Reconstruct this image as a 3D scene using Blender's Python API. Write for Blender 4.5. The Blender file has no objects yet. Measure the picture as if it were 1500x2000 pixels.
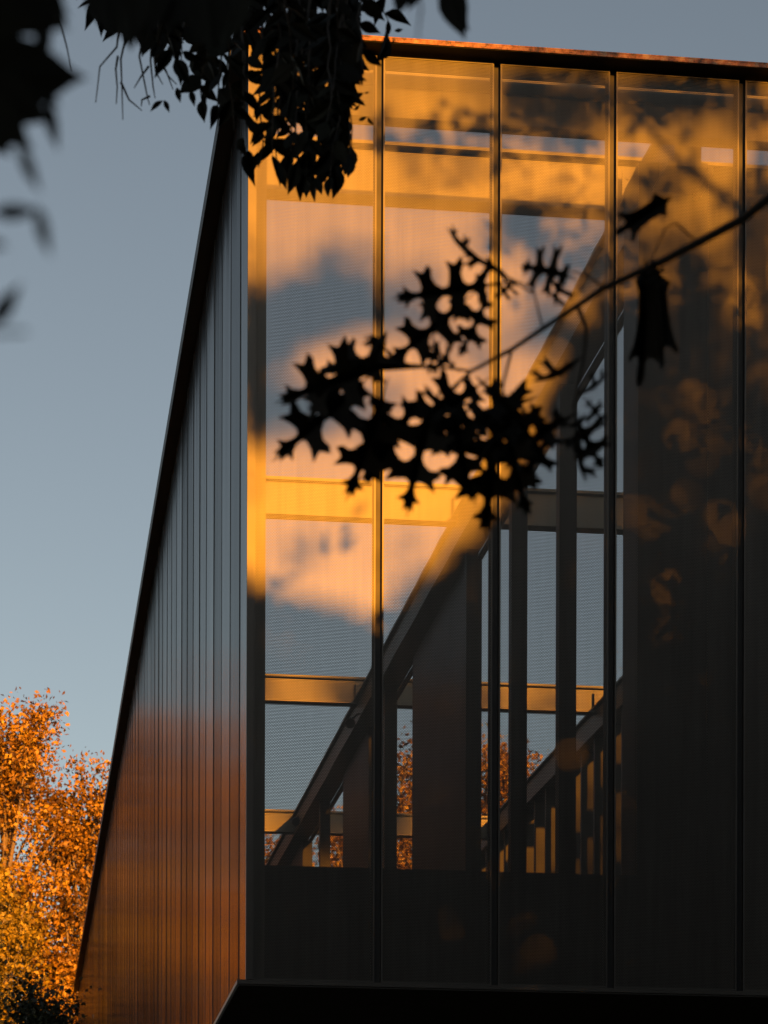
import bpy, bmesh, math, random
import numpy as np
from mathutils import Vector, Matrix

R = math.radians
rnd = random.Random(7)
rng = np.random.default_rng(7)
scene = bpy.context.scene
COL = scene.collection

# ------------------------------------------------------------------ camera
F = 5373.0            # focal length in photo pixels (photo is 1500 x 2000)
HZ = 2720.0           # horizon row (verticals stay parallel: shifted lens)
YAW = R(7.62)
ROT = Matrix.Rotation(-YAW, 3, 'Z') @ Matrix.Rotation(R(90), 3, 'X') @ Matrix.Rotation(R(0.17), 3, 'Z')
cam = bpy.data.cameras.new('camera')
cam_o = bpy.data.objects.new('camera', cam)
COL.objects.link(cam_o)
cam.sensor_fit = 'VERTICAL'
cam.sensor_height = 36.0
cam.sensor_width = 27.0
cam.lens = F / 2000 * 36
cam.shift_y = (HZ - 1000) / 2000
cam.clip_start = 0.1
cam.clip_end = 3000
cam.dof.use_dof = True
cam.dof.focus_distance = 23.4
cam.dof.aperture_fstop = 6.8
cam.dof.aperture_blades = 9
cam_o.matrix_world = ROT.to_4x4()
scene.camera = cam_o

# ------------------------------------------------------------------ light
SUN_EL, SUN_AZ = R(8.0), R(10.0)      # low sun behind the photographer, a little to the right
SUN = Vector((math.sin(SUN_AZ) * math.cos(SUN_EL), -math.cos(SUN_AZ) * math.cos(SUN_EL), math.sin(SUN_EL)))
world = bpy.data.worlds.new('World')
scene.world = world
world.use_nodes = True
nt = world.node_tree
bg = nt.nodes['Background']
sky = nt.nodes.new('ShaderNodeTexSky')
sky.sky_type = 'NISHITA'
sky.sun_disc = False
sky.sun_elevation = SUN_EL
sky.sun_rotation = math.pi - SUN_AZ
sky.air_density = 1.0
sky.dust_density = 0.4
sky.ozone_density = 1.0
hs = nt.nodes.new('ShaderNodeHueSaturation')
hs.inputs['Saturation'].default_value = 0.48
hs.inputs['Value'].default_value = 0.94
nt.links.new(sky.outputs['Color'], hs.inputs['Color'])
gm = nt.nodes.new('ShaderNodeGamma')
gm.inputs['Gamma'].default_value = 1.35
nt.links.new(hs.outputs['Color'], gm.inputs['Color'])
nt.links.new(gm.outputs['Color'], bg.inputs['Color'])
bg.inputs['Strength'].default_value = 0.025
sl = bpy.data.lights.new('sun', 'SUN')
sl.energy = 5.0
sl.angle = R(0.55)
sl.color = (1.0, 0.345, 0.02)
sun_o = bpy.data.objects.new('sun', sl)
COL.objects.link(sun_o)
sun_o.rotation_euler = SUN.to_track_quat('Z', 'Y').to_euler()
scene.view_settings.view_transform = 'Standard'
scene.view_settings.look = 'None'
scene.view_settings.gamma = 1
scene.view_settings.use_curve_mapping = False
scene.view_settings.exposure = 1.5
try:
    scene.cycles.transparent_max_bounces = 16
    scene.cycles.max_bounces = 8
except Exception:
    pass

# ------------------------------------------------------------------ helpers
def ray(px, py):
    return ROT @ Vector(((px - 750) / F, (HZ - py) / F, -1.0))
def pt(px, py, depth):            # depth along the view axis
    return ray(px, py) * depth
def ptY(px, py, Y):               # on a plane parallel to the front of the building
    d = ray(px, py)
    return d * (Y / d.y)

class MB:
    def __init__(s): s.v = []; s.f = []
    def hexa(s, p):               # p: 8 corners, bottom loop then top loop
        b = len(s.v); s.v += [tuple(q) for q in p]
        for q in ((0,3,2,1),(4,5,6,7),(0,1,5,4),(1,2,6,5),(2,3,7,6),(3,0,4,7)):
            s.f.append(tuple(b+i for i in q))
        return s
    def box(s, x0, x1, y0, y1, z0, z1, k=0.0):   # k: slope of z along y
        dz = k * (y1 - y0)
        return s.hexa([(x0,y0,z0),(x1,y0,z0),(x1,y1,z0+dz),(x0,y1,z0+dz),(x0,y0,z1),(x1,y0,z1),(x1,y1,z1+dz),(x0,y1,z1+dz)])
    def tube(s, pts, rad, n=6):
        pts = [Vector(p) for p in pts]
        if not isinstance(rad, (list, tuple)): rad = [rad]*len(pts)
        b = len(s.v)
        for i, p in enumerate(pts):
            t = (pts[min(i+1,len(pts)-1)] - pts[max(i-1,0)])
            t = t.normalized() if t.length > 1e-9 else Vector((0,0,1))
            a = t.orthogonal().normalized() if i == 0 else (a - t*a.dot(t)).normalized()
            c = t.cross(a)
            for j in range(n):
                an = 2*math.pi*j/n
                s.v.append(tuple(p + (a*math.cos(an)+c*math.sin(an))*rad[i]))
        for i in range(len(pts)-1):
            for j in range(n):
                s.f.append((b+i*n+j, b+i*n+(j+1)%n, b+(i+1)*n+(j+1)%n, b+(i+1)*n+j))
        s.f.append(tuple(b+j for j in reversed(range(n))))
        s.f.append(tuple(b+(len(pts)-1)*n+j for j in range(n)))
        return s
    def build(s, name, mat, parent=None, smooth=False):
        me = bpy.data.meshes.new(name)
        me.from_pydata(s.v, [], s.f)
        if smooth: me.polygons.foreach_set('use_smooth', [True]*len(me.polygons))
        me.materials.append(mat)
        return link(name, me, parent)

def link(name, me, parent=None):
    o = bpy.data.objects.new(name, me)
    COL.objects.link(o)
    if parent is not None: o.parent = parent
    return o
def thing(name, label, cat, loc=(0,0,0), group=None):
    o = bpy.data.objects.new(name, None)
    COL.objects.link(o)
    o.empty_display_size = 0.3
    o['label'] = label; o['category'] = cat
    if group: o['group'] = group
    return o
def tag(o, label, cat, group=None):
    o['label'] = label; o['category'] = cat
    if group: o['group'] = group
    return o
def quads_mesh(name, V, mat, attr=None):
    """V: (n,4,3) array of quads -> one mesh; attr: per-quad random colour value"""
    n = len(V)
    me = bpy.data.meshes.new(name)
    me.vertices.add(n*4); me.loops.add(n*4); me.polygons.add(n)
    me.vertices.foreach_set('co', V.reshape(-1).astype(np.float32))
    me.loops.foreach_set('vertex_index', np.arange(n*4, dtype=np.int32))
    me.polygons.foreach_set('loop_start', np.arange(0, n*4, 4, dtype=np.int32))
    me.polygons.foreach_set('loop_total', np.full(n, 4, dtype=np.int32))
    if attr is not None:
        a = me.attributes.new('tint', 'FLOAT', 'FACE')
        a.data.foreach_set('value', attr.astype(np.float32))
    me.materials.append(mat)
    me.update(calc_edges=True)
    return me

# ------------------------------------------------------------------ materials
def new_mat(name):
    m = bpy.data.materials.new(name); m.use_nodes = True
    n = m.node_tree.nodes; l = m.node_tree.links
    return m, n, l, n['Principled BSDF'], n['Material Output']
def ramp(n, stops):
    r = n.new('ShaderNodeValToRGB')
    el = r.color_ramp.elements
    while len(el) < len(stops): el.new(0.5)
    for e, (p, c) in zip(el, stops): e.position = p; e.color = (*c, 1)
    return r
def noise(n, l, scale, detail=4, vec=None, rough=0.6):
    t = n.new('ShaderNodeTexNoise'); t.inputs['Scale'].default_value = scale
    t.inputs['Detail'].default_value = detail; t.inputs['Roughness'].default_value = rough
    if vec: l.new(vec, t.inputs['Vector'])
    return t
def metal(name, c0, c1, metallic, rough, scale=3.0, bump=0.0, rough_var=0.12):
    m, n, l, b, out = new_mat(name)
    tc = n.new('ShaderNodeTexCoord')
    t = noise(n, l, scale, 5, tc.outputs['Object'])
    r = ramp(n, [(0.3, c0), (0.7, c1)])
    l.new(t.outputs['Fac'], r.inputs['Fac']); l.new(r.outputs['Color'], b.inputs['Base Color'])
    mr = n.new('ShaderNodeMapRange'); mr.inputs['To Min'].default_value = rough-rough_var; mr.inputs['To Max'].default_value = rough+rough_var
    l.new(t.outputs['Fac'], mr.inputs['Value']); l.new(mr.outputs['Result'], b.inputs['Roughness'])
    b.inputs['Metallic'].default_value = metallic
    if bump:
        t2 = noise(n, l, scale*40, 3, tc.outputs['Object'])
        bp = n.new('ShaderNodeBump'); bp.inputs['Strength'].default_value = bump; bp.inputs['Distance'].default_value = 0.002
        l.new(t2.outputs['Fac'], bp.inputs['Height']); l.new(bp.outputs['Normal'], b.inputs['Normal'])
    return m

PITCH = 0.0135
def make_screen():
    m, n, l, b, out = new_mat('perforated_metal')
    tc = n.new('ShaderNodeTexCoord')
    t = noise(n, l, 0.9, 4, tc.outputs['Object'])
    r = ramp(n, [(0.3, (0.058,0.056,0.053)), (0.7, (0.071,0.069,0.065))])
    l.new(t.outputs['Fac'], r.inputs['Fac'])
    # a little difference from sheet to sheet and faint run-off streaks
    mp = n.new('ShaderNodeMapping'); mp.inputs['Scale'].default_value = (9.0, 1.0, 0.35)
    l.new(tc.outputs['Object'], mp.inputs['Vector'])
    st = noise(n, l, 1.6, 6, mp.outputs['Vector'], 0.7)
    oi = n.new('ShaderNodeObjectInfo')
    v1 = n.new('ShaderNodeMapRange'); v1.inputs['To Min'].default_value = 0.90; v1.inputs['To Max'].default_value = 1.10; l.new(oi.outputs['Random'], v1.inputs['Value'])
    v2 = n.new('ShaderNodeMapRange'); v2.inputs['From Min'].default_value = 0.3; v2.inputs['From Max'].default_value = 0.7; v2.inputs['To Min'].default_value = 0.84; v2.inputs['To Max'].default_value = 1.12; l.new(st.outputs['Fac'], v2.inputs['Value'])
    vv = n.new('ShaderNodeMath'); vv.operation = 'MULTIPLY'; l.new(v1.outputs[0], vv.inputs[0]); l.new(v2.outputs[0], vv.inputs[1])
    mu = n.new('ShaderNodeMixRGB'); mu.blend_type = 'MULTIPLY'; mu.inputs[0].default_value = 1
    l.new(r.outputs['Color'], mu.inputs[1]); l.new(vv.outputs[0], mu.inputs[2]); l.new(mu.outputs['Color'], b.inputs['Base Color'])
    b.inputs['Metallic'].default_value = 1.0
    b.inputs['Roughness'].default_value = 0.45
    sx = n.new('ShaderNodeSeparateXYZ'); l.new(tc.outputs['Object'], sx.inputs[0])
    def M(op, a, bb=None):
        k = n.new('ShaderNodeMath'); k.operation = op
        for i, v in enumerate((a, bb)):
            if v is None: continue
            if isinstance(v, (int, float)): k.inputs[i].default_value = v
            else: l.new(v, k.inputs[i])
        return k.outputs[0]
    u = M('DIVIDE', sx.outputs['X'], PITCH); w = M('DIVIDE', sx.outputs['Z'], PITCH*1.7320508)
    def d2(off):
        fu = M('SUBTRACT', M('FRACT', M('ADD', u, 100+off)), 0.5)
        fw = M('MULTIPLY', M('SUBTRACT', M('FRACT', M('ADD', w, 100+off)), 0.5), 1.7320508)
        return M('ADD', M('MULTIPLY', fu, fu), M('MULTIPLY', fw, fw))
    hole = M('LESS_THAN', M('MINIMUM', d2(0.0), d2(0.5)), 0.308**2)
    tr = n.new('ShaderNodeBsdfTransparent'); mx = n.new('ShaderNodeMixShader')
    l.new(hole, mx.inputs[0]); l.new(b.outputs[0], mx.inputs[1]); l.new(tr.outputs[0], mx.inputs[2])
    l.new(mx.outputs[0], out.inputs['Surface'])
    return m
M_screen = make_screen()
M_frame = metal('screen_frame_metal', (0.060,0.058,0.055), (0.075,0.072,0.068), 1.0, 0.45, 3.0, 0.0, 0.04)
M_black = metal('black_coated_steel', (0.006,0.006,0.006), (0.011,0.011,0.011), 0.0, 0.55)
M_steel = metal('painted_structural_steel', (0.086,0.081,0.069), (0.117,0.11,0.095), 1.0, 0.50, 1.2, 0.0, 0.05)
M_dark = metal('dark_panel_paint', (0.020,0.0195,0.019), (0.030,0.029,0.028), 1.0, 0.52, 1.0, 0.0, 0.05)
M_soffit = metal('black_soffit', (0.01,0.01,0.01), (0.016,0.016,0.016), 0.0, 0.8)
M_cap = None

def make_cap():
    m, n, l, b, out = new_mat('weathered_roof_cap')
    tc = n.new('ShaderNodeTexCoord')
    t = noise(n, l, 14, 8, tc.outputs['Object'], 0.75)
    r = ramp(n, [(0.40, (0.03,0.012,0.008)), (0.50, (0.22,0.07,0.03)), (0.62, (0.30,0.20,0.12))])
    l.new(t.outputs['Fac'], r.inputs['Fac']); l.new(r.outputs['Color'], b.inputs['Base Color'])
    b.inputs['Roughness'].default_value = 0.6
    return m
M_cap = make_cap()

def make_cladding():
    m, n, l, b, out = new_mat('dark_standing_seam_metal')
    n.remove(b)
    tc = n.new('ShaderNodeTexCoord')
    oi = n.new('ShaderNodeObjectInfo')
    mp = n.new('ShaderNodeMapping'); mp.inputs['Scale'].default_value = (1.0, 2.2, 0.10)
    l.new(tc.outputs['Object'], mp.inputs['Vector'])
    t = noise(n, l, 1.2, 4, mp.outputs['Vector'])
    g = n.new('ShaderNodeBsdfGlossy'); g.distribution = 'GGX'
    r = ramp(n, [(0.3, (0.29,0.29,0.285)), (0.7, (0.375,0.375,0.37))])
    l.new(t.outputs['Fac'], r.inputs['Fac'])
    vm = n.new('ShaderNodeMapRange'); vm.inputs['To Min'].default_value = 0.78; vm.inputs['To Max'].default_value = 1.15
    l.new(oi.outputs['Random'], vm.inputs['Value'])
    mu = n.new('ShaderNodeMixRGB'); mu.blend_type = 'MULTIPLY'; mu.inputs[0].default_value = 1
    l.new(r.outputs['Color'], mu.inputs[1]); l.new(vm.outputs['Result'], mu.inputs[2])
    l.new(mu.outputs['Color'], g.inputs['Color'])
    rr = n.new('ShaderNodeMapRange'); rr.inputs['To Min'].default_value = 0.09; rr.inputs['To Max'].default_value = 0.165
    l.new(t.outputs['Fac'], rr.inputs['Value']); l.new(rr.outputs['Result'], g.inputs['Roughness'])
    bp = n.new('ShaderNodeBump'); bp.inputs['Strength'].default_value = 0.35; bp.inputs['Distance'].default_value = 0.02
    l.new(t.outputs['Fac'], bp.inputs['Height']); l.new(bp.outputs['Normal'], g.inputs['Normal'])
    d = n.new('ShaderNodeBsdfDiffuse'); d.inputs['Color'].default_value = (0.009,0.009,0.0095,1)
    ad = n.new('ShaderNodeAddShader')
    l.new(g.outputs[0], ad.inputs[0]); l.new(d.outputs[0], ad.inputs[1]); l.new(ad.outputs[0], out.inputs['Surface'])
    return m
M_clad = make_cladding()

def make_leaf(name, stops, trans=0.0, rough=0.55):
    m, n, l, b, out = new_mat(name)
    at = n.new('ShaderNodeAttribute'); at.attribute_name = 'tint'
    r = ramp(n, stops)
    l.new(at.outputs['Fac'], r.inputs['Fac']); l.new(r.outputs['Color'], b.inputs['Base Color'])
    b.inputs['Roughness'].default_value = rough
    if trans:
        t = n.new('ShaderNodeBsdfTranslucent'); l.new(r.outputs['Color'], t.inputs['Color'])
        mx = n.new('ShaderNodeMixShader'); mx.inputs[0].default_value = trans
        l.new(b.outputs[0], mx.inputs[1]); l.new(t.outputs[0], mx.inputs[2]); l.new(mx.outputs[0], out.inputs['Surface'])
    return m
M_autumn = make_leaf('autumn_leaves', [(0.0,(0.02,0.012,0.004)), (0.28,(0.085,0.043,0.005)), (0.6,(0.29,0.155,0.011)), (1.0,(0.44,0.29,0.02))], 0.15)  # darkest tints paint in the shade between leaf clumps
M_gold = make_leaf('golden_leaves', [(0.0,(0.06,0.03,0.004)), (0.4,(0.42,0.21,0.010)), (1.0,(0.62,0.36,0.015))], 0.2)
M_rust = make_leaf('rust_leaves', [(0.0,(0.03,0.008,0.004)), (0.5,(0.28,0.10,0.01)), (1.0,(0.45,0.22,0.015))], 0.25)
M_yellow = make_leaf('yellow_green_leaves', [(0.0,(0.02,0.018,0.004)), (0.45,(0.20,0.15,0.01)), (1.0,(0.46,0.33,0.02))], 0.2)
M_dgreen = make_leaf('dark_green_leaves', [(0.0,(0.006,0.009,0.004)), (0.7,(0.02,0.028,0.012)), (1.0,(0.06,0.06,0.015))])
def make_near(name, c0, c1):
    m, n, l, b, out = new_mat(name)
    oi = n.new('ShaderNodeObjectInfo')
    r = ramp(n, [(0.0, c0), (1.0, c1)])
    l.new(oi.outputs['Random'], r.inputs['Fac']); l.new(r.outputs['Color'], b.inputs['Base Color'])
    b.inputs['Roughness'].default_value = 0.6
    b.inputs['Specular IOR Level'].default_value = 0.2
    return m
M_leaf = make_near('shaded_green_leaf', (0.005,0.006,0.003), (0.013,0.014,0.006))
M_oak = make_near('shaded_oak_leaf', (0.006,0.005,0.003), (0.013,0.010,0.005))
M_bark = metal('bark', (0.02,0.016,0.012), (0.05,0.04,0.03), 0.0, 0.85, 9.0, 0.4)
M_palebark = metal('pale_bark', (0.12,0.09,0.06), (0.22,0.17,0.12), 0.0, 0.85, 5.0, 0.3)
def make_ground():
    m, n, l, b, out = new_mat('grass_ground')
    tc = n.new('ShaderNodeTexCoord')
    t = noise(n, l, 0.5, 8, tc.outputs['Object'])
    r = ramp(n, [(0.3,(0.02,0.028,0.010)), (0.55,(0.04,0.045,0.016)), (0.75,(0.08,0.06,0.025))])
    l.new(t.outputs['Fac'], r.inputs['Fac']); l.new(r.outputs['Color'], b.inputs['Base Color'])
    b.inputs['Roughness'].default_value = 0.9
    return m
M_ground = make_ground()

# ------------------------------------------------------------------ setting
GZ = -1.6
g = MB(); g.v = [(-1500,-1500,GZ),(1500,-1500,GZ),(1500,1500,GZ),(-1500,1500,GZ)]; g.f = [(0,1,2,3)]
o = g.build('ground', M_ground); o['kind'] = 'structure'

# ------------------------------------------------------------------ building
YF = 23.0                                   # plane of the perforated front
YB = 87.5                                   # far end of the long side
XL = ptY(485, 1000, YF).x                   # side wall plane
XR = 16.0                                   # far side of the hall
ZT = ptY(751, 109, YF).z                    # top of the screens
ZB = ptY(735, 1919, YF).z                   # bottom of the screens
K = 0.0212                                  # slight rise of the roof line towards the back
ZP = ptY(735, 1687, YF).z                   # top of the solid upstand behind the screens
bld = thing('building', 'long dark metal hall raised above the ground with a perforated screen front', 'building')

# side wall: standing seam sheets, each with its folded lip
SEAM = YF / 21.34 * 0.991
ys = [YF + 0.02]
y = YF + 0.02 + SEAM*0.82
while y < YB: ys.append(y); y += SEAM
ys.append(YB)
wob = random.Random(3)
for a, b in zip(ys[:-1], ys[1:]):
    zt0 = ZT - 0.01 + K*(a-YF)
    tilt = wob.uniform(-0.0025, 0.0025)
    m = MB()
    x0 = XL + tilt
    m.hexa([(x0,a,ZB+0.0),(x0+0.03,a,ZB),(XL-tilt+0.03,b-0.004,ZB),(XL-tilt,b-0.004,ZB),
            (x0,a,zt0),(x0+0.03,a,zt0),(XL-tilt+0.03,b-0.004,zt0+K*(b-a)),(XL-tilt,b-0.004,zt0+K*(b-a))])
    sh = m.build('cladding_sheet', M_clad, bld)
    if a > YF+0.1:
        MB().box(XL-0.003-wob.uniform(0,0.0025), XL+0.02, a-0.013, a-0.0045, ZB, zt0-0.002).build('seam', M_black, sh)
MB().box(XL+0.045, XL+0.10, YF+0.3, YB, ZB, ZT-0.02, K).build('backing_wall', M_black, bld)
MB().box(XL-0.012, XL+0.045, YF-0.03, YF+0.016, ZB, ZT).build('corner_trim', M_frame, bld)

# roof edge caps: front and left side
OV = 0.20
ZC = ZT + 0.02
MB().box(XL-0.14, XR+0.2, YF-OV, YF+0.35, ZC+0.035, ZC+0.045).build('roof_cap', M_cap, bld)
MB().box(XL-0.14, XR+0.2, YF-OV, YF-OV+0.012, ZC+0.003, ZC+0.033).build('cap_edge', M_cap, bld)
MB().box(XL-0.138, XR+0.2, YF-OV+0.014, YF+0.30, ZC, ZC+0.030).build('front_soffit', M_black, bld)
MB().box(XL-0.14, XL+0.30, YF+0.352, YB+0.1, ZC+0.002+K*0.35, ZC+0.16+K*0.35, K).build('side_fascia', M_black, bld)

# bottom slab with its thin grey edge and black underside
ZS = ZB - 0.015
MB().box(XL-0.09, XR+0.2, YF-0.10, YF+0.05, ZS-0.035, ZS).build('slab_edge', M_frame, bld)
MB().box(XL-0.09, XL+0.05, YF+0.053, YB, ZS-0.035, ZS).build('slab_edge', M_frame, bld)
MB().box(XL-0.08, XR+0.2, YF-0.09, YB, ZS-0.050, ZS-0.038).build('floor_slab', M_soffit, bld)
MB().box(XL+2.0, XR-1.0, YF+3.0, YB-1, GZ-0.2, ZS-0.052).build('plinth', M_soffit, bld)

# front: perforated panels between recessed joints
joints = [ptY(x, 1000, YF).x for x in (740, 968.5, 1195, 1447)]
w = joints[3] - joints[2]
xx = joints[3]
while xx + w < XR: xx += 1.02; joints.append(xx)
G = 0.028                                     # half width of a joint
edges = [XL+0.046] + joints + [XR]
for i in range(len(edges)-1):
    a = edges[i] + (G if i else 0.0); b = edges[i+1] - G
    p = MB()
    p.v = [(a+0.012,YF,ZB+0.012),(b-0.012,YF,ZB+0.012),(b-0.012,YF,ZT-0.012),(a+0.012,YF,ZT-0.012)]; p.f = [(0,1,2,3)]
    po = p.build('perforated_panel', M_screen, bld)
    f = MB()
    f.box(a, a+0.014, YF-0.006, YF+0.030, ZB, ZT); f.box(b-0.014, b, YF-0.006, YF+0.030, ZB, ZT)
    f.box(a+0.0142, b-0.0142, YF-0.0055, YF+0.029, ZB+0.0005, ZB+0.014); f.box(a+0.0142, b-0.0142, YF-0.0055, YF+0.029, ZT-0.014, ZT-0.0005)
    f.build('panel_frame', M_frame, po)
for x in joints:
    MB().box(x-0.040, x+0.040, YF+0.05, YF+0.14, ZB, ZT).build('mullion', M_black, bld)
MB().box(ptY(498,1000,YF+.15).x, ptY(519,1000,YF+.15).x, YF+0.15, YF+0.30, ZB, ZT).build('corner_post', M_steel, bld)
# solid upstand behind the lower part of the screens
MB().box(XL+0.11, XR, YF+0.20, YF+0.40, ZB, ZP).build('upstand', M_dark, bld)

def ibeam(name, x0, x1, yc, z0, z1, mat, fw=0.24, ft=0.035):
    m = MB()
    m.box(x0, x1, yc-0.02, yc+0.02, z0+ft+0.0005, z1-ft-0.0005)
    m.box(x0, x1, yc-fw/2, yc+fw/2, z0, z0+ft)
    m.box(x0, x1, yc-fw/2, yc+fw/2, z1-ft, z1)
    return m.build(name, mat, bld)
# cross beams: (photo row of the upper and lower edge at a column, distance)
MB().box(XL+0.11, XR, YF+0.42, YF+0.60, ptY(850,235,YF+.42).z, ZT+0.33).build('header_beam', M_steel, bld)
MB().box(XL+0.11, XR, YF+0.37, YF+0.418, ptY(850,172,YF+.37).z, ptY(850,166,YF+.37).z).build('header_flange', M_steel, bld)
for (px, pa, pb, Y) in ((850,293,400,25.7), (700,943,1016,35.8), (650,1324,1376,46.3), (620,1586,1629,57.0), (600,1752,1786,67.5)):
    za = ptY(px, pa, Y).z; zb = ptY(px, pb, Y).z
    ibeam('cross_beam', XL+0.11, XR, Y, zb, za, M_steel)

# raking beams over the two inner rows
XA = ptY(1338, 150, YF).x
ZA = ptY(1338, 150, YF).z
def long_beam(x, wd=0.36):
    m = MB()
    m.box(x+0.06, x+wd-0.06, YF+0.62, YB-0.5, ZA-0.44, ZA-0.04, K)
    m.box(x, x+wd, YF+0.62, YB-0.5, ZA-0.04, ZA-0.005, K)
    m.box(x, x+wd, YF+0.62, YB-0.5, ZA-0.48, ZA-0.4405, K)
    m.box(x+wd+0.01, x+wd+0.05, YF+0.62, YB-0.5, ZA-0.53, ZA-0.47, K)
    return m.build('long_beam', M_steel, bld)
long_beam(XA)
XQ = 9.75
long_beam(XQ)
X6 = ptY(1412, 1000, YF).x
ZF = ZB + 0.02
def under(Y): return ZA - 0.485 + K*(Y-YF)
def wall_piece(name, x0, x1, y0, y1, mat, zt=None):
    return MB().box(x0, x1, y0, y1, ZF, (under(y0)-0.003) if zt is None else zt).build(name, mat, bld)
wall_piece('inner_wall', X6-0.10, X6+0.10, 35.95, 41.0, M_dark)
wall_piece('inner_wall', X6-0.10, X6+0.10, 46.2, 49.9, M_dark)
wall_piece('inner_wall', X6-0.10, X6+0.10, 57.0, 61.0, M_dark)
for Y, w in ((35.6,0.16), (43.5,0.2), (52.9,0.2), (32.2,0.19), (29.3,0.19)):
    wall_piece('column', X6-w/2-0.1, X6+w/2-0.1, Y-w/2, Y+w/2, M_dark)
# dark lift core right behind the screen, with board joints
c0 = ptY(1245, 1000, 24.2).x
zc = ptY(1300, 318, 24.2).z
x = c0
while x < 10.0:
    MB().box(x+0.004, x+0.64, 24.2, 24.26, ZF, zc).build('core_panel', M_dark, bld); x += 0.645
MB().box(c0+0.002, 10.0, 24.262, 24.8, ZF, zc-0.01).build('core_wall', M_dark, bld)
# far row of posts, with rails
k = 0; Y = 36.5
while Y < 62:
    wall_piece('post', XQ+0.08, XQ+(0.28 if Y > 50 else 0.36), Y, Y+0.10, M_dark); Y += 1.1
MB().box(XR-0.1, XR+0.1, YF+0.3, YB, ZF, ZT-0.4).build('far_wall', M_dark, bld)

# end plates with bolts where cross beams sit on the long beams, and a thin conduit along the beam
for (Y, zb) in ((25.7, ptY(850,400,25.7).z), (35.8, ptY(700,1016,35.8).z), (46.3, ptY(650,1376,46.3).z), (57.0, ptY(620,1629,57.0).z)):
    for x in (XA+0.18, XQ+0.18):
        m = MB().box(x-0.16, x+0.16, Y-0.15, Y-0.13, zb+0.04, zb+0.36)
        for dx in (-0.11, 0.11):
            for dz in (0.10, 0.30):
                m.tube([(x+dx, Y-0.165, zb+dz), (x+dx, Y-0.152, zb+dz)], 0.02, 6)
        m.build('end_plate', M_steel, bld)
MB().tube([(XA+0.36+0.075, Yc, ZA-0.50+K*(Yc-YF)) for Yc in (24, 40, 60, 86)], 0.018, 6).build('conduit', M_frame, bld)
# two small spotlights on the long beam
def spot(px, py, Y, label):
    p = ptY(px, py, Y)
    t = thing('spotlight', label, 'lamp', group='spotlights on the long beam')
    MB().tube([p+Vector((0,-0.12,-0.05)), p+Vector((0,-0.06,-0.02)), p+Vector((0,0.10,0.05))], [0.085,0.085,0.05], 10).build('housing', M_black, t)
    MB().tube([p+Vector((0,0.02,0.02)), p+Vector((0.12,0.02,0.14)), p+Vector((0.2,0.02,0.16))], 0.018, 6).build('bracket', M_black, t)
spot(683, 1411, 45.5, 'small black spotlight on the diagonal beam under the middle cross beam')
spot(577, 1603, 56.0, 'small black spotlight on the diagonal beam at the lowest cross beam')

# ------------------------------------------------------------------ far trees
def leaf_quads(C, size, jitter=0.4, up=0.35, rg=rng):
    n = len(C)
    d = rg.normal(size=(n,3)); d /= np.linalg.norm(d,axis=1)[:,None]
    e = rg.normal(size=(n,3)); e -= d*(e*d).sum(1)[:,None]; e /= np.linalg.norm(e,axis=1)[:,None]
    s = size*(1+jitter*rg.uniform(-1,1,n))[:,None]
    nn = np.cross(d,e)
    a = C - d*s*0.5; c = C + d*s*0.5
    b = C + e*s*0.30 + nn*s*0.12 - d*s*0.08; f = C - e*s*0.30 + nn*s*0.12 - d*s*0.08
    return np.stack([a,b,c,f],1)

def far_tree(name, label, x, y, h, rx, mat, n_leaf, leaf=0.15, z0f=0.12, seed=1, bark=M_palebark, group='autumn trees beyond the hall', upright=False, nb=70, sig=0.55):
    rg = np.random.default_rng(seed); rr = random.Random(seed)
    t = thing(name, label, 'tree', group=group)
    H = h - GZ
    tr = MB(); lean = rr.uniform(-0.6,0.6)
    top = Vector((x+lean, y, GZ+H*0.86))
    path = [Vector((x,y,GZ-0.2)) .lerp(top, q) + Vector((math.sin(q*7+seed)*0.25, 0, 0)) for q in np.linspace(0,1,9)]
    tr.tube(path, [0.32*(1-q)**0.8+0.03 for q in np.linspace(0,1,9)], 8)
    ends = []
    for i in range(nb):
        q = rr.uniform(z0f+0.05, 0.98)
        prof = math.sin(math.pi*min(1,(q-z0f)/(1-z0f)*0.80+0.16))**0.7
        an = rr.uniform(0, 2*math.pi); rad = rx*prof*math.sqrt(rr.uniform(0.15,1.0))*rr.uniform(.8,1.15)
        e = Vector((x+lean*q+math.cos(an)*rad, y+math.sin(an)*rad, GZ+H*q))
        qs = max(0.1, min(0.98, q*0.85 - (0.16 if upright else 0.06)*rad/rx))
        s = path[0].lerp(path[-1], min(1,qs/0.86))
        mid = s.lerp(e, 0.5) + Vector((rr.uniform(-.4,.4), rr.uniform(-.4,.4), rr.uniform(-.1,.7)))
        tr.tube([s, s.lerp(mid,.5)+Vector((0,0,-.05)), mid, mid.lerp(e,.5)+Vector((0,0,.12)), e], [0.09,0.075,0.055,0.035,0.015], 5)
        ends.append((mid.lerp(e, .55), 0.6)); ends.append((e, 1.0)); ends.append((mid, 0.5))
    tr.build('trunk', bark, t, True)
    P = np.array([tuple(e) for e,_ in ends]); wt = np.array([w*rr.uniform(.5,1.4) for _,w in ends]); wt /= wt.sum()
    idx = rg.choice(len(P), n_leaf, p=wt)
    C = P[idx] + np.clip(rg.normal(size=(n_leaf,3)),-1.7,1.7)*np.array([sig,sig,sig*0.75])*rg.uniform(.4,1.3,(n_leaf,1))
    C[:,2] -= np.abs(rg.normal(size=n_leaf))*0.15
    tint = np.clip(rg.uniform(0.05,1,n_leaf)*0.55 + rg.uniform(-.12,.5,len(P))[idx], 0, 1)  # random tint; its dark clumps stand in for shaded gaps in the crown
    me = quads_mesh('crown', leaf_quads(C, leaf, rg=rg), mat, tint)
    link('crown', me, t)
    return t
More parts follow.
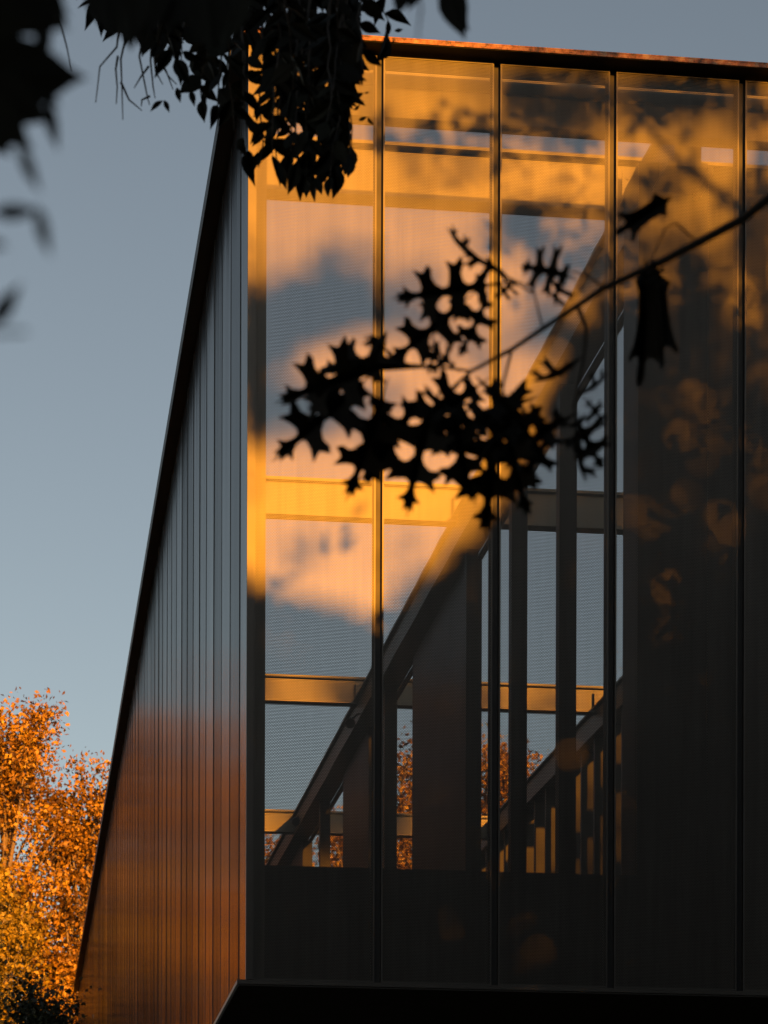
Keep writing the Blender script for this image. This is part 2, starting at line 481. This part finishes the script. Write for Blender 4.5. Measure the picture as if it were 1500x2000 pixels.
far_tree('autumn_tree', 'orange autumn tree with loose drooping branches at the left edge of the photo', -0.2, 94, 23.7, 3.2, M_autumn, 50000, seed=11, nb=95, leaf=0.165, sig=.46)
far_tree('autumn_tree', 'orange autumn tree with upright pale limbs right beside the sloping dark roof edge', 2.4, 95, 22.1, 3.0, M_autumn, 44000, seed=12, upright=True, nb=95, leaf=0.16, sig=.42)
far_tree('autumn_tree', 'yellow green tree in front of the orange trees low in the left corner', -0.6, 91, 18.0, 2.9, M_yellow, 32000, seed=13, leaf=0.16)
far_tree('shaded_foot_tree', 'dark green tree added as the shaded foot of the trees at the very bottom of the left corner', -1.4, 87.0, 14.3, 2.3, M_dgreen, 16000, seed=14, leaf=0.17, bark=M_bark, group='trees in the left corner')  # added dark crown stands in for shade at the foot of the trees
far_tree('shrub', 'dark shadowed shrub in front of the foot of the side wall, bottom left corner', 0.0, 64, 9.6, 1.6, M_dgreen, 16000, seed=15, leaf=0.13, bark=M_bark, group='trees in the left corner', nb=40, sig=.4)
for i, (x, y, h, rx, mt, lb) in enumerate((
    (-3.2, 104, 26.0, 3.4, M_autumn, 'orange tree in the second row, mirrored behind the others nearest the wall end'),
    (-8.0, 105, 25.0, 3.8, M_autumn, 'orange tree in the second row, mirrored in the middle of the side wall'),
    (-13.5, 105, 25.5, 4.0, M_autumn, 'orange tree in the second row, mirrored close to the front corner'),
    (-5.6, 94, 25.6, 3.5, M_autumn, 'orange autumn tree just outside the left edge, mirrored in the side wall'),
    (-9.2, 95, 25.0, 3.6, M_autumn, 'broad orange tree further left, mirrored in the middle of the side wall'),
    (-13.0, 95, 26.0, 3.8, M_autumn, 'orange tree furthest left of the row mirrored in the side wall'),
    (-4.2, 88, 16.5, 3.0, M_gold, 'yellow green low tree outside the left edge, mirrored low in the side wall'),
    (-8.4, 88, 16.5, 3.2, M_gold, 'yellow green low tree furthest left, mirrored at the foot of the side wall'),
    (8.9, 100, 20.4, 2.4, M_autumn, 'orange tree behind the hall showing beside the corner post'),
    (11.9, 101, 22.0, 2.4, M_autumn, 'yellow orange tree behind the hall left of the second screen joint'),
    (14.4, 102, 25.0, 2.4, M_autumn, 'orange tree behind the hall seen between the thin post and dark inner wall'),
    (18.2, 103, 25.6, 2.5, M_autumn, 'orange tree behind the hall seen beside the second inner column'),
    (23.6, 104, 28.5, 2.0, M_rust, 'tall thin leaved red tree behind the hall beside the third inner column'),
    (28.0, 105, 33.0, 2.5, M_rust, 'tallest red tree behind the hall beside the lift core'))):
    far_tree('autumn_tree', lb, x, y, h, rx, mt, 22000 if i < 12 else 6000, seed=30+i, leaf=0.19)

# ------------------------------------------------------------------ shade trees behind the photographer
def lightmap(px, py):
    """how much sun reaches the front at a photo position"""
    yl = np.interp(px, [470,490,730,870,960,1010,1060,1120,1200,1350,1500,1600], [1120,1140,1190,1090,985,930,760,660,590,560,640,630])
    L = np.clip((yl - py)/50 + 0.5, 0, 1)
    def gsn(cx, cy, sx, sy, a):
        return a*np.exp(-(((px-cx)/sx)**2 + ((py-cy)/sy)**2)**1.5)
    dark = [(485,690,45,190,1.2),(650,590,110,75,1.4),(570,660,60,110,1.0),(590,810,100,55,1.0),(710,800,60,60,.6),
            (780,245,60,25,.5),(860,350,130,35,.55),(1010,430,55,50,1.1),(1020,165,45,45,.75),(1115,215,55,50,.75),(1310,190,120,55,.8),
            (810,545,80,35,.6),(800,615,60,45,.8),(590,1080,30,45,.35),(790,1065,32,55,.8),(1240,420,70,60,.55),(1490,450,50,70,.7),
            (1260,520,120,50,.6),(1090,650,90,45,.7),(920,470,60,30,.4),(1080,230,140,120,.25),(1470,250,60,120,.2),(1420,540,90,60,.45),
            (930,680,70,50,.6),(1070,180,130,110,.3),(1320,160,160,90,.35),(1300,300,60,70,.3),(1360,480,140,70,.45),(1480,300,60,260,.4),(1050,620,60,60,.5),(1150,520,50,110,.55),(680,490,80,25,.4)]
    for c in dark: L = L - gsn(*c)
    L = np.clip(L, 0, 1)
    for c in [(630,705,55,38,.6),(1370,850,50,45,.36),(1285,1130,30,28,.6),(1328,1180,28,28,.35),(1340,960,60,20,.25),(550,1240,24,20,.5),
              (715,1170,28,60,.6),(1430,1010,28,36,.26),(1275,862,30,30,.45),(1240,980,20,50,.35),(1335,800,80,60,.12),(1020,850,45,26,.75),(1310,1210,30,20,.35),(1410,1090,25,40,.3),(1270,1070,25,30,.4),
              (1480,900,30,100,.14),(1390,1330,40,60,.12),(1250,1010,20,20,.3)]:
        g_ = gsn(*c)
        if c[0] > 1200:      # ragged openings between the twigs
            g_ = g_*0.9*np.clip(0.5 + 0.9*np.sin(px/11+c[1])*np.sin(py/14+px/37+c[0]), 0, 1)
        L = L + g_
    return np.clip(L, 0, 1)
def near_shade():
    # unseen nearer tree, added so its sparse sprays break the light into leaf shapes
    sxy = -SUN.x/SUN.y; sz = -SUN.z/SUN.y
    rg = np.random.default_rng(77)
    def spray(n, x0, x1, y0, y1, per, lf):
        P = []
        for _ in range(n):
            cx, cy = rg.uniform(x0, x1), rg.uniform(y0, y1); an = rg.uniform(0, 6.28); ln = rg.uniform(40, 130); dp = rg.uniform(9.5, 14)
            for k in range(per):
                q = rg.uniform(-.5, .5)
                px = cx+math.cos(an)*ln*q+rg.normal()*16; py = cy+math.sin(an)*ln*q+rg.normal()*16
                p = ptY(float(px), float(py), YF); P.append((p.x+sxy*dp, YF-dp+rg.normal()*.15, p.z+sz*dp))
        return leaf_quads(np.array(P), lf, rg=rg)
    Q = np.concatenate([spray(190, 1200, 1900, 20, 1450, 26, 0.115), spray(26, 960, 1200, 60, 560, 20, 0.13), spray(9, 750, 960, 200, 420, 16, 0.16), spray(8, 520, 900, 1000, 1260, 12, 0.15)])
    t = thing('shade_tree', 'unseen slender tree added outside the right edge to break up the light on the right panels', 'tree', group='shade trees facing the hall')
    link('crown', quads_mesh('crown', Q, M_dgreen, rg.uniform(0,1,len(Q))), t)
    m_ = MB().tube([(9.2,10.5,GZ-.2),(9.0,10.6,3),(8.7,10.7,8),(8.4,10.9,13)], [.2,.16,.1,.03], 8)
    for k in range(10):
        z = 5+k*0.75; an = k*2.4
        m_.tube([(8.9-.04*k,10.6,z),(8.9-.04*k+math.cos(an)*.8,10.6+math.sin(an)*.5,z+.5),(8.9-.04*k+math.cos(an)*1.6,10.6+math.sin(an)*.9,z+1.1)], [.05,.03,.01], 5)
    m_.build('trunk', M_bark, t, True)
near_shade()
def make_shade():
    sxy = -SUN.x/SUN.y; sz = -SUN.z/SUN.y          # drift towards the sun per metre of -Y
    cr = {}
    # part of the crowns that shades the front
    A = []
    n = 220000
    px = rng.uniform(200, 1850, n); py = rng.uniform(20, 2350, n)
    L = lightmap(px, py)
    area = (1650*0.00432)*(2330*0.00432)
    leaf = 0.19; a1 = leaf*leaf*0.13
    dens = -np.log(np.clip(L, 0.0016, 1.0))
    keep = rng.uniform(0, 1, n) < dens*(area/n)/a1
    print('shade leaves', keep.sum(), 'max p', (dens*(area/n)/a1).max())
    for x, y in zip(px[keep], py[keep]):
        p = ptY(float(x), float(y), YF); A.append((p.x, p.z))
    A = np.array(A)
    dep = rng.uniform(27.0, 33.0, len(A))
    C1 = np.stack([A[:,0]+sxy*dep, YF-dep, A[:,1]+sz*dep], 1)
    # denser parts outside, towards the ground and the sides
    m = 64000
    X = rng.uniform(-9, 20, m); Z = rng.uniform(-6.5, 11.0, m)
    xl = ptY(260,1000,YF).x; xr = ptY(1790,1000,YF).x; zb = ptY(700,2290,YF).z
    out = (X < xl) | (X > xr) | (Z < zb)
    out &= ~((X < xl) & (Z > 9.5 - 0.25*np.abs(X))) & ~((X > xr) & (Z > 9.8 + 0.6*np.sin(X*1.7)))
    X = X[out]; Z = Z[out]; dep = rng.uniform(27, 34, len(X))
    C2 = np.stack([X+sxy*dep, YF-dep, Z+sz*dep], 1)
    C2 = C2[C2[:,2] > GZ+0.4]
    # unseen leaf clumps added above the crowns to shade the beams and posts behind
    m = 40000
    X = rng.uniform(5, 17.5, m); Z = rng.uniform(11.2, 17.6, m); dn = np.zeros(m)
    for cx, cz, sx, sz_, a in ((8.0,15.1,.4,.5,1.4),(10.6,15.1,1.1,.55,3.5),(12.9,16.8,1.25,.6,3.5),(9.8,13.0,1.4,1.3,3.5),(13.9,12.4,2.6,1.8,1.5),(9.9,13.3,.7,.4,.8),(12.8,15.1,1.3,.4,.7),(8.2,12.0,.8,.9,3.0)):
        dn += a*np.exp(-(((X-cx)/sx)**2+((Z-cz)/sz_)**2)**1.6)
    k3 = rng.uniform(0,1,m) < np.clip(dn,0,4)*(12.5*6.4/m)/(0.24*0.24*0.13)
    dep = rng.uniform(28, 33, m)
    C3 = np.stack([X+sxy*dep, YF-dep, Z+sz*dep], 1)[k3]
    Q = np.concatenate([leaf_quads(C1, leaf), leaf_quads(C2, 0.75), leaf_quads(C3, 0.24)])
    ctr = Q.mean(1)
    labels = ['shade tree behind the photographer, leftmost of the row facing the hall', 'shade tree behind the photographer, second from the left in the row facing the hall',
              'shade tree behind the photographer, third in the row, dappling the screen', 'shade tree behind the photographer, furthest right of the row facing the hall']
    xs = [-1.0, 5.5, 11.5, 19.0]
    own = np.argmin(np.abs(ctr[:,0][:,None]-np.array(xs)[None]), 1)
    for i, x in enumerate(xs):
        t = thing('shade_tree', labels[i], 'tree', group='shade trees facing the hall')
        s = own == i
        link('crown', quads_mesh('crown', Q[s], M_dgreen, rng.uniform(0,1,s.sum())), t)
        m_ = MB().tube([(x,-7,GZ-.2),(x+.1,-7,2),(x-.1,-7.2,6),(x,-7,12)], [.38,.3,.22,.06], 10)
        for k in range(9):
            z = 4+k*0.9; an = k*2.4
            m_.tube([(x,-7.1,z),(x+math.cos(an)*1.2,-7.1+math.sin(an)*1,z+.9),(x+math.cos(an)*2.6,-7.1+math.sin(an)*2,z+2.2)], [.09,.06,.02], 6)
        m_.build('trunk', M_bark, t, True)
make_shade()

# ------------------------------------------------------------------ foreground leaves
def leaf_mesh(name, half, fold=0.18, bend=0.15, mat=None):
    """half: outline (t along the leaf, half width) of one side; unit length along +Y, normal +Z"""
    from mathutils.geometry import tessellate_polygon
    me = bpy.data.meshes.new(name)
    def zz(t, w): return abs(w)*fold - bend*(t-0.3)**2
    tri = tessellate_polygon([[Vector((t, w, 0)) for t, w in half]])
    V = []; Fc = []
    for sgn in (1, -1):
        b = len(V)
        V += [(w*sgn, t, zz(t, w)) for t, w in half]
        Fc += [tuple(b+i for i in f) for f in tri]
    me.from_pydata(V, [], Fc)
    me.materials.append(mat)
    return me
oval_half = [(0,0),(0.10,0.07),(0.25,0.165),(0.42,0.20),(0.58,0.185),(0.74,0.12),(0.88,0.05),(1.0,0)]
oval_half2 = [(0,0),(0.08,0.06),(0.22,0.20),(0.38,0.25),(0.55,0.22),(0.72,0.14),(0.87,0.05),(1.0,0)]
oak_half = [(0,.009),(.18,.014),(.20,.05),(.20,.12),(.19,.22),(.25,.16),(.29,.18),(.285,.10),(.32,.058),(.36,.055),(.40,.11),(.415,.22),(.39,.34),(.40,.47),(.475,.36),(.55,.43),(.525,.28),(.53,.16),(.54,.075),(.59,.058),(.645,.12),(.68,.22),(.675,.33),(.71,.41),(.755,.30),(.84,.36),(.79,.20),(.775,.10),(.79,.05),(.83,.045),(.88,.08),(.93,.17),(.93,.07),(1.0,.07),(.97,.02),(1.05,0.0)]
oak_half2 = [(0,.009),(.22,.014),(.25,.05),(.26,.10),(.255,.18),(.31,.12),(.345,.06),(.41,.055),(.465,.12),(.49,.23),(.47,.36),(.49,.50),(.56,.37),(.65,.46),(.61,.28),(.61,.16),(.625,.065),(.69,.05),(.75,.12),(.79,.24),(.80,.36),(.85,.24),(.96,.28),(.89,.12),(.865,.05),(.90,.04),(.96,.11),(.965,.03),(1.05,0.0)]
oak_half3 = [(0,0.02),(0.10,0.07),(0.17,0.20),(0.22,0.33),(0.27,0.25),(0.31,0.21),(0.48,0.19),(0.62,0.22),(0.72,0.27),(0.83,0.38),(0.87,0.34),(0.80,0.20),(0.79,0.11),(0.83,0.07),(0.93,0.09),(1.0,0.05),(1.0,0.0)]
def closed(h):   # add the midrib so each half is a closed outline
    return h + [(t, 0.0) for t in (0.8, 0.6, 0.4, 0.2)] if h[0][1] == 0 else h + [(0.75,0.0),(0.5,0.0),(0.25,0.0),(0.0,0.0)]
ME_oval = [leaf_mesh('leaf', closed(oval_half), 0.25, 0.25, M_leaf), leaf_mesh('leaf', closed(oval_half2), 0.15, -0.2, M_leaf), leaf_mesh('leaf', closed(oval_half), 0.5, 0.6, M_leaf)]
ME_oak = [leaf_mesh('oak_leaf', closed(oak_half), 0.22, 0.45, M_oak), leaf_mesh('oak_leaf', closed(oak_half2), 0.45, -0.5, M_oak), leaf_mesh('oak_leaf', closed(oak_half3), 0.3, 0.2, M_oak)]
VIEW = ROT @ Vector((0,0,1))
def leaf_matrix(base, tip, roll, width=1.0):
    ax = tip - base; L = ax.length; yv = ax.normalized()
    zv = (VIEW - yv*VIEW.dot(yv)).normalized()
    zv = Matrix.Rotation(roll, 3, yv) @ zv
    xv = yv.cross(zv)
    m = Matrix((xv*L*width, yv*L, zv*L)).transposed().to_4x4()
    m.translation = base
    return m
def put_leaf(me, base, tip, roll, parent, width=1.0, name='leaf'):
    o = bpy.data.objects.new(name, me); COL.objects.link(o)
    o.parent = parent
    o.matrix_world = leaf_matrix(base, tip, roll, width)
    return o
def merged_leaves(name, items, parent, mat):
    V = []; Fc = []
    for me, mx in items:
        b = len(V)
        V += [tuple(mx @ v.co) for v in me.vertices]
        Fc += [tuple(b+i for i in p.vertices) for p in me.polygons]
    me = bpy.data.meshes.new(name); me.from_pydata(V, [], Fc); me.materials.append(mat)
    o = link(name, me, parent); o['kind'] = 'stuff'
    return o

# ---- leafy tree hanging over the top left
tree = thing('leafy_tree', 'dark tree with pointed oval leaves hanging over the top left of the hall', 'tree')
r2 = random.Random(21)
bx = [185, 210, 240, 270, 300, 330, 345, 370, 400, 430, 470, 490, 520, 560, 625, 660, 682, 692, 712, 740, 765, 800]
by = [ 40,  75,  92, 100, 110, 135, 165, 205, 205, 232, 290, 328, 335, 365, 378, 345, 310, 230, 150, 122,  85,  20]
def ylow(x):
    return float(np.interp(x, bx, by))
trunk_x = -900
base = pt(-1500, 900, 9.6); base.z = GZ - .2
MB().tube([base, pt(-1500, 1800, 9.6), pt(-1400, 500, 9.5), pt(-1200, -600, 9.4), pt(-1100,-1500,9.4)], [.3,.25,.2,.15,.06], 10).build('trunk', M_bark, tree, True)
MB().tube([pt(-1400,500,9.5), pt(-900,60,9.4), pt(-400,-220,9.3), pt(100,-230,9.2), pt(500,-190,9.3), pt(850,-150,9.4)], [.11,.09,.07,.05,.035,.012], 8).build('limb', M_bark, tree, True)
items = []
def leafy_twig(x, ye, depth, x0, y0, spacing=23, bare=0.0, r0=.006, lsize=(40,74)):
    n = 8
    pts = []
    for i in range(n+1):
        q = i/n
        pts.append((x0+(x-x0)*(q**0.7)+r2.uniform(-5,5), y0+(ye-y0)*q+r2.uniform(-4,4), depth+0.25*math.sin(q*3+x)))
    MB().tube([pt(*p) for p in pts], [r0*(1-0.7*i/n) for i in range(n+1)], 5).build('twig', M_bark, tree)
    L = math.hypot(x-x0, ye-y0); k = max(3, int(L/spacing))
    for j in range(k+1):
        q = (j+r2.uniform(-.3,.3))/k; q = min(1, max(0.05, q))
        i = min(n-1, int(q*n)); fr = q*n-i
        p = [a+(b-a)*fr for a, b in zip(pts[i], pts[i+1])]
        if p[1] < -70: continue
        dx, dy = pts[i+1][0]-pts[i][0], pts[i+1][1]-pts[i][1]
        an = math.atan2(dy, dx)*0.4 + (math.pi/2)*0.6 + (1 if j % 2 else -1)*r2.uniform(.25,1.15)
        if j == k: an = math.pi/2 + r2.uniform(-.4,.4)
        ln = r2.uniform(*lsize)*9.2/depth
        q2 = (p[0]+math.cos(an)*ln*0.9, p[1]+math.sin(an)*ln*0.9, p[2]+r2.uniform(-.04,.04))
        if q2[1] > ylow(q2[0])+34: continue
        items.append((r2.choice(ME_oval), pt(*p), pt(*q2), r2.uniform(-.9,.9), q2[1]/max(30,ylow(q2[0]))))
cnt = 0
while cnt < 25:
    x = r2.uniform(190, 790) if r2.random() < .6 else r2.uniform(490, 690)
    yl = ylow(x)
    ye = yl*(r2.uniform(0.15,1.0)**0.6) - 12
    leafy_twig(x, ye, r2.uniform(8.5,10.3), x+r2.uniform(-70,60), -r2.uniform(40,160))
    cnt += 1
for x, ye, d in ((545,345,9.2),(580,360,9.1),(622,372,9.2),(660,348,9.3),(510,330,9.4),(600,330,9.0),(640,330,9.2),(680,300,9.1),(670,335,9.2),(688,290,9.3),(650,320,9.0),(675,250,9.1),(565,300,9.2),(530,300,9.0),(430,225,9.5),(395,200,9.4),(310,108,9.2),(480,290,9.3)):
    leafy_twig(x, ye, d, x+r2.uniform(-30,30), -60, 27)
# solid upper mass: deeper foliage above the hanging twigs
for k in range(95):
    x = r2.uniform(185, 490) if r2.random() < .82 else r2.uniform(480,640)
    yl = ylow(x)
    y = -60 + (yl*0.72+60)*math.sqrt(r2.random())*(0.88 if x < 480 else 0.4)
    d = r2.uniform(9.5, 11.5)
    an = math.pi/2 + r2.uniform(-1.3,1.3); ln = r2.uniform(38,60)
    items.append((r2.choice(ME_oval), pt(x,y,d), pt(x+math.cos(an)*ln, y+math.sin(an)*ln, d+r2.uniform(-.04,.04)), r2.uniform(-.9,.9), y/max(30,yl)*0.8))
items.sort(key=lambda t: -t[4])
for me, b, tp, ro, _ in items[:300]:
    put_leaf(me, b, tp, ro, tree)
merged_leaves('leaf_mass', [(me, leaf_matrix(b, tp, ro)) for me, b, tp, ro, _ in items[300:]], tree, M_leaf)
# single leaves hanging free below the mass
for a, b in (((318,196),(292,216)),((320,195),(331,219)),((345,170),(352,200)),((372,175),(380,207)),((395,180),(402,206)),((430,205),(438,236)),((468,270),(480,308)),((476,268),(462,296)),
             ((540,318),(560,368)),((592,318),(572,370)),((610,330),(585,362)),((616,345),(628,384)),((660,320),(664,352)),((672,300),(684,328)),((500,300),(494,336)),((640,290),(652,324))):
    put_leaf(r2.choice(ME_oval[:2]), pt(*a,9.1), pt(*b,9.1), r2.uniform(-.5,.5), tree)
# a few sprigs at the right of the mass
for sp in (((700,235),(718,228),(728,245)), ((690,190),(712,182),(722,180)), ((690,215),(705,205),(712,195)), ((740,120),(770,60),(788,58)), ((745,110),(765,85),(772,75))):
    for a, b in zip(sp[:-1], sp[1:]):
        put_leaf(ME_oval[2], pt(*a,9.2), pt(*b,9.2), r2.uniform(.5,1.2), tree)
# bare twigs hanging in the sky
for line in (((232,60),(228,92),(195,130),(187,200)), ((245,75),(236,115),(238,170),(240,234)), ((236,160),(252,195),(277,216)), ((230,110),(226,135),(229,170),(227,203)),
             ((275,95),(272,110),(287,185),(292,205)), ((296,85),(294,120),(299,170),(303,192)), ((290,130),(275,150),(262,172)), ((292,188),(277,195),(276,208)),
             ((300,80),(312,120),(330,150),(345,165)), ((105,0),(118,45),(130,90),(140,138)), ((310,110),(325,140),(338,175)), ((300,100),(304,140),(318,165))):
    MB().tube([pt(x, y, 9.0+0.002*x) for x, y in line], [.0045 - .0028*i/(len(line)-1) for i in range(len(line))], 5).build('bare_twig', M_bark, tree)
# small sharp leaves at the far left edge
for a, b in (((10,55),(35,85)),((5,70),(-20,110)),((28,92),(45,100)),((10,100),(20,115))):
    put_leaf(ME_oval[0], pt(*a,9.0), pt(*b,9.0), .5, tree)

# ---- near foliage at the left edge, far out of focus
near = thing('blurred_foliage', 'large out of focus black leaves close to the lens at the left edge', 'tree')
nb = pt(-900, 800, 2.3); nb.z = GZ-.2
MB().tube([nb, pt(-900,1500,2.3), pt(-800,300,2.3), pt(-700,-500,2.3)], [.05,.045,.04,.02], 8).build('stem', M_bark, near, True)
D = 2.1
MB().tube([pt(-840,500,2.3), pt(-400,300,2.2), pt(-100,160,D), pt(30,150,D)], [.02,.014,.008,.003], 6).build('branch', M_bark, near, True)
MB().tube([pt(-800,300,2.3), pt(-400,0,2.2), pt(-60,-60,D), pt(200,-40,D), pt(420,-60,2.6)], [.02,.014,.008,.005,.003], 6).build('branch', M_bark, near, True)
for a, b, d, ro, wd in (((-50,-20),(140,64),D,.2,1.05), ((-60,20),(90,56),D,.1,1.2), ((40,-60),(140,40),2.2,.3,1.0), ((20,-40),(60,70),2.2,.3,1.3), ((80,20),(98,135),2.2,.6,.8), ((100,-10),(138,62),2.3,.9,.7), ((-50,60),(20,130),2.2,.0,1.1),
                        ((-60,140),(175,158),D,.2,1.2), ((-40,160),(110,245),D,.2,1.1), ((-60,180),(70,300),D,.2,1.0), ((-40,230),(25,310),D,.2,1.2), ((90,190),(122,300),D,.8,.7), ((-50,110),(60,190),D,0,1.5), ((20,130),(120,215),D,0,1.1),
                        ((35,280),(88,378),1.8,1.0,.8), ((70,400),(108,505),1.7,1.0,.9), ((-20,415),(85,405),1.7,1.15,.8), ((-20,640),(40,550),1.7,.7,.7), ((-40,470),(18,480),1.6,.8,.8),
                        ((195,-60),(225,80),3.2,.3,1.2), ((250,-60),(262,108),3.4,.3,1.2), ((215,-40),(290,90),3.4,.2,1.2), ((300,-60),(275,100),3.6,.2,1.2), ((360,-60),(330,80),3.6,.3,1.2), ((400,-60),(420,120),3.8,.2,1.1),
                        ((470,-40),(440,110),4.0,.4,1.1)):
    put_leaf(ME_oval[1], pt(a[0],a[1],d), pt(b[0],b[1],d), ro, near, wd)
MB().tube([pt(-200,655,1.5), pt(-60,652,1.5), pt(52,648,1.5)], .0011, 5).build('twig', M_bark, near)

# blurred hanging leaf at the top centre belongs to the oval leaved tree's nearer twig
drop = thing('hanging_sprig', 'soft dark sprig with a long leaf hanging from the top edge above the roof', 'branch')
MB().tube([pt(600,-500,4.0), pt(800,-200,4.0), pt(870,-30,4.0), pt(1000,-8,4.0)], [.008,.006,.003,.002], 6).build('twig', M_bark, drop)
MB().tube([pt(800,-200,4.0), pt(822,20,3.0), pt(815,80,3.0)], [.003,.0014,.0008], 5).build('twig', M_bark, drop)
put_leaf(ME_oval[1], pt(868,-40,4.0), pt(912,84,4.0), .3, drop, .9)
put_leaf(ME_oval[1], pt(800,-50,4.0), pt(775,38,4.0), .2, drop, 1.0)
put_leaf(ME_oval[1], pt(830,-50,4.0), pt(800,28,4.0), .5, drop, 1.0)
put_leaf(ME_oval[1], pt(880,-40,4.0), pt(905,60,4.1), -.4, drop, .9)

# ---- oak branch reaching in from the right
oak = thing('oak_tree', 'oak branch with spiky lobed leaves reaching in from the right edge', 'tree')
DO = 5.0
ob = pt(2900, 1000, DO); ob.z = GZ-.2
MB().tube([ob, pt(2900,2000,DO), pt(2850,600,DO), pt(2800,-800,DO)], [.16,.14,.11,.08], 10).build('trunk', M_bark, oak, True)
main = [(2850,60),(2300,120),(1800,255),(1500,388),(1450,428),(1370,470),(1290,512),(1180,562),(1120,602),(1000,682),(920,725)]
MB().tube([pt(x,y,DO) for x,y in main], [.03,.02,.0115,.0088,.0085,.0080,.0072,.0060,.0050,.0042,.0032], 8).build('branch', M_bark, oak, True)
for line, r in ((((920,725),(860,716),(800,712),(740,704)),.0026), (((1128,598),(1145,640),(1140,700),(1128,760),(1120,800)),.0045), (((1360,472),(1320,435),(1300,445),(1275,500)),.002),
                (((1180,562),(1150,540),(1110,528)),.0024), (((1040,572),(1000,548),(950,560)),.002), (((920,725),(880,760),(860,800)),.003), (((1000,682),(985,740),(975,800)),.003), (((1060,640),(1040,560),(985,540)),.002),
                (((860,716),(845,660),(870,610)),.0022), (((1275,505),(1268,530),(1262,560)),.003)):
    MB().tube([pt(x,y,DO+.01) for x,y in line], [r - r*.4*i/(len(line)-1) for i in range(len(line))], 6).build('twig', M_bark, oak, True)
oak_l = [((1312,384),(1204,456),.35,.62,2),((1262,505),(1256,748),.35,.44,2),((1272,505),(1306,718),1.05,.5,2),((1268,498),(1292,560),.5,.8,1),
         ((1130,545),(1018,515),.2,.95,0),((1105,520),(1070,600),.6,.8,1),
         ((1005,548),(925,485),1.1,.6,1),((948,520),(862,470),.9,.6,1),((1010,545),(975,575),.3,.9,0),
         ((990,550),(780,585),.45,.62,0),((930,570),(775,700),.35,.62,0),((960,560),(905,690),.3,.62,0),
         ((860,660),(830,725),.7,.8,1),
         ((830,712),(620,690),.5,.6,0),((790,704),(548,775),.2,.62,0),((745,715),(548,885),.25,.58,0),((760,735),(690,960),.25,.62,0),
         ((860,750),(785,985),.2,.62,0),((880,770),(910,965),.4,.62,0),((960,735),(800,850),.3,.75,0),
         ((985,760),(940,1018),.2,.68,0),((985,790),(1015,1000),.5,.6,0),((1050,770),(890,830),.3,.8,0),((930,730),(1060,860),.3,.7,0),
         ((1140,700),(1050,770),.6,.75,1),((1130,800),(985,890),.3,.75,0),((1115,800),(1170,905),.3,.8,0),
         ((1125,775),(1195,745),.6,.8,1),((1135,770),(1190,830),.6,.7,1),((1085,830),(1010,960),.5,.6,0),((1125,810),(1120,950),.6,.55,1),
         ((930,780),(850,900),.1,.8,1),((830,760),(720,930),.2,.7,0),((900,750),(830,830),.2,.9,1),((1040,790),(960,860),.2,.8,1),((700,720),(610,820),.3,.7,1),((900,730),(850,680),.5,.7,1),((780,705),(720,650),.8,.6,1),((1010,780),(940,900),.1,.8,1)]
r3 = random.Random(5)
for a, b, ro, wd, mi in oak_l:
    d0 = DO + r3.uniform(-.06,.06)
    put_leaf(ME_oak[mi], pt(a[0],a[1],d0), pt(b[0],b[1],d0+r3.uniform(-.03,.03)), ro*r3.choice((-1,1)), oak, wd)
bpy.context.view_layer.update()
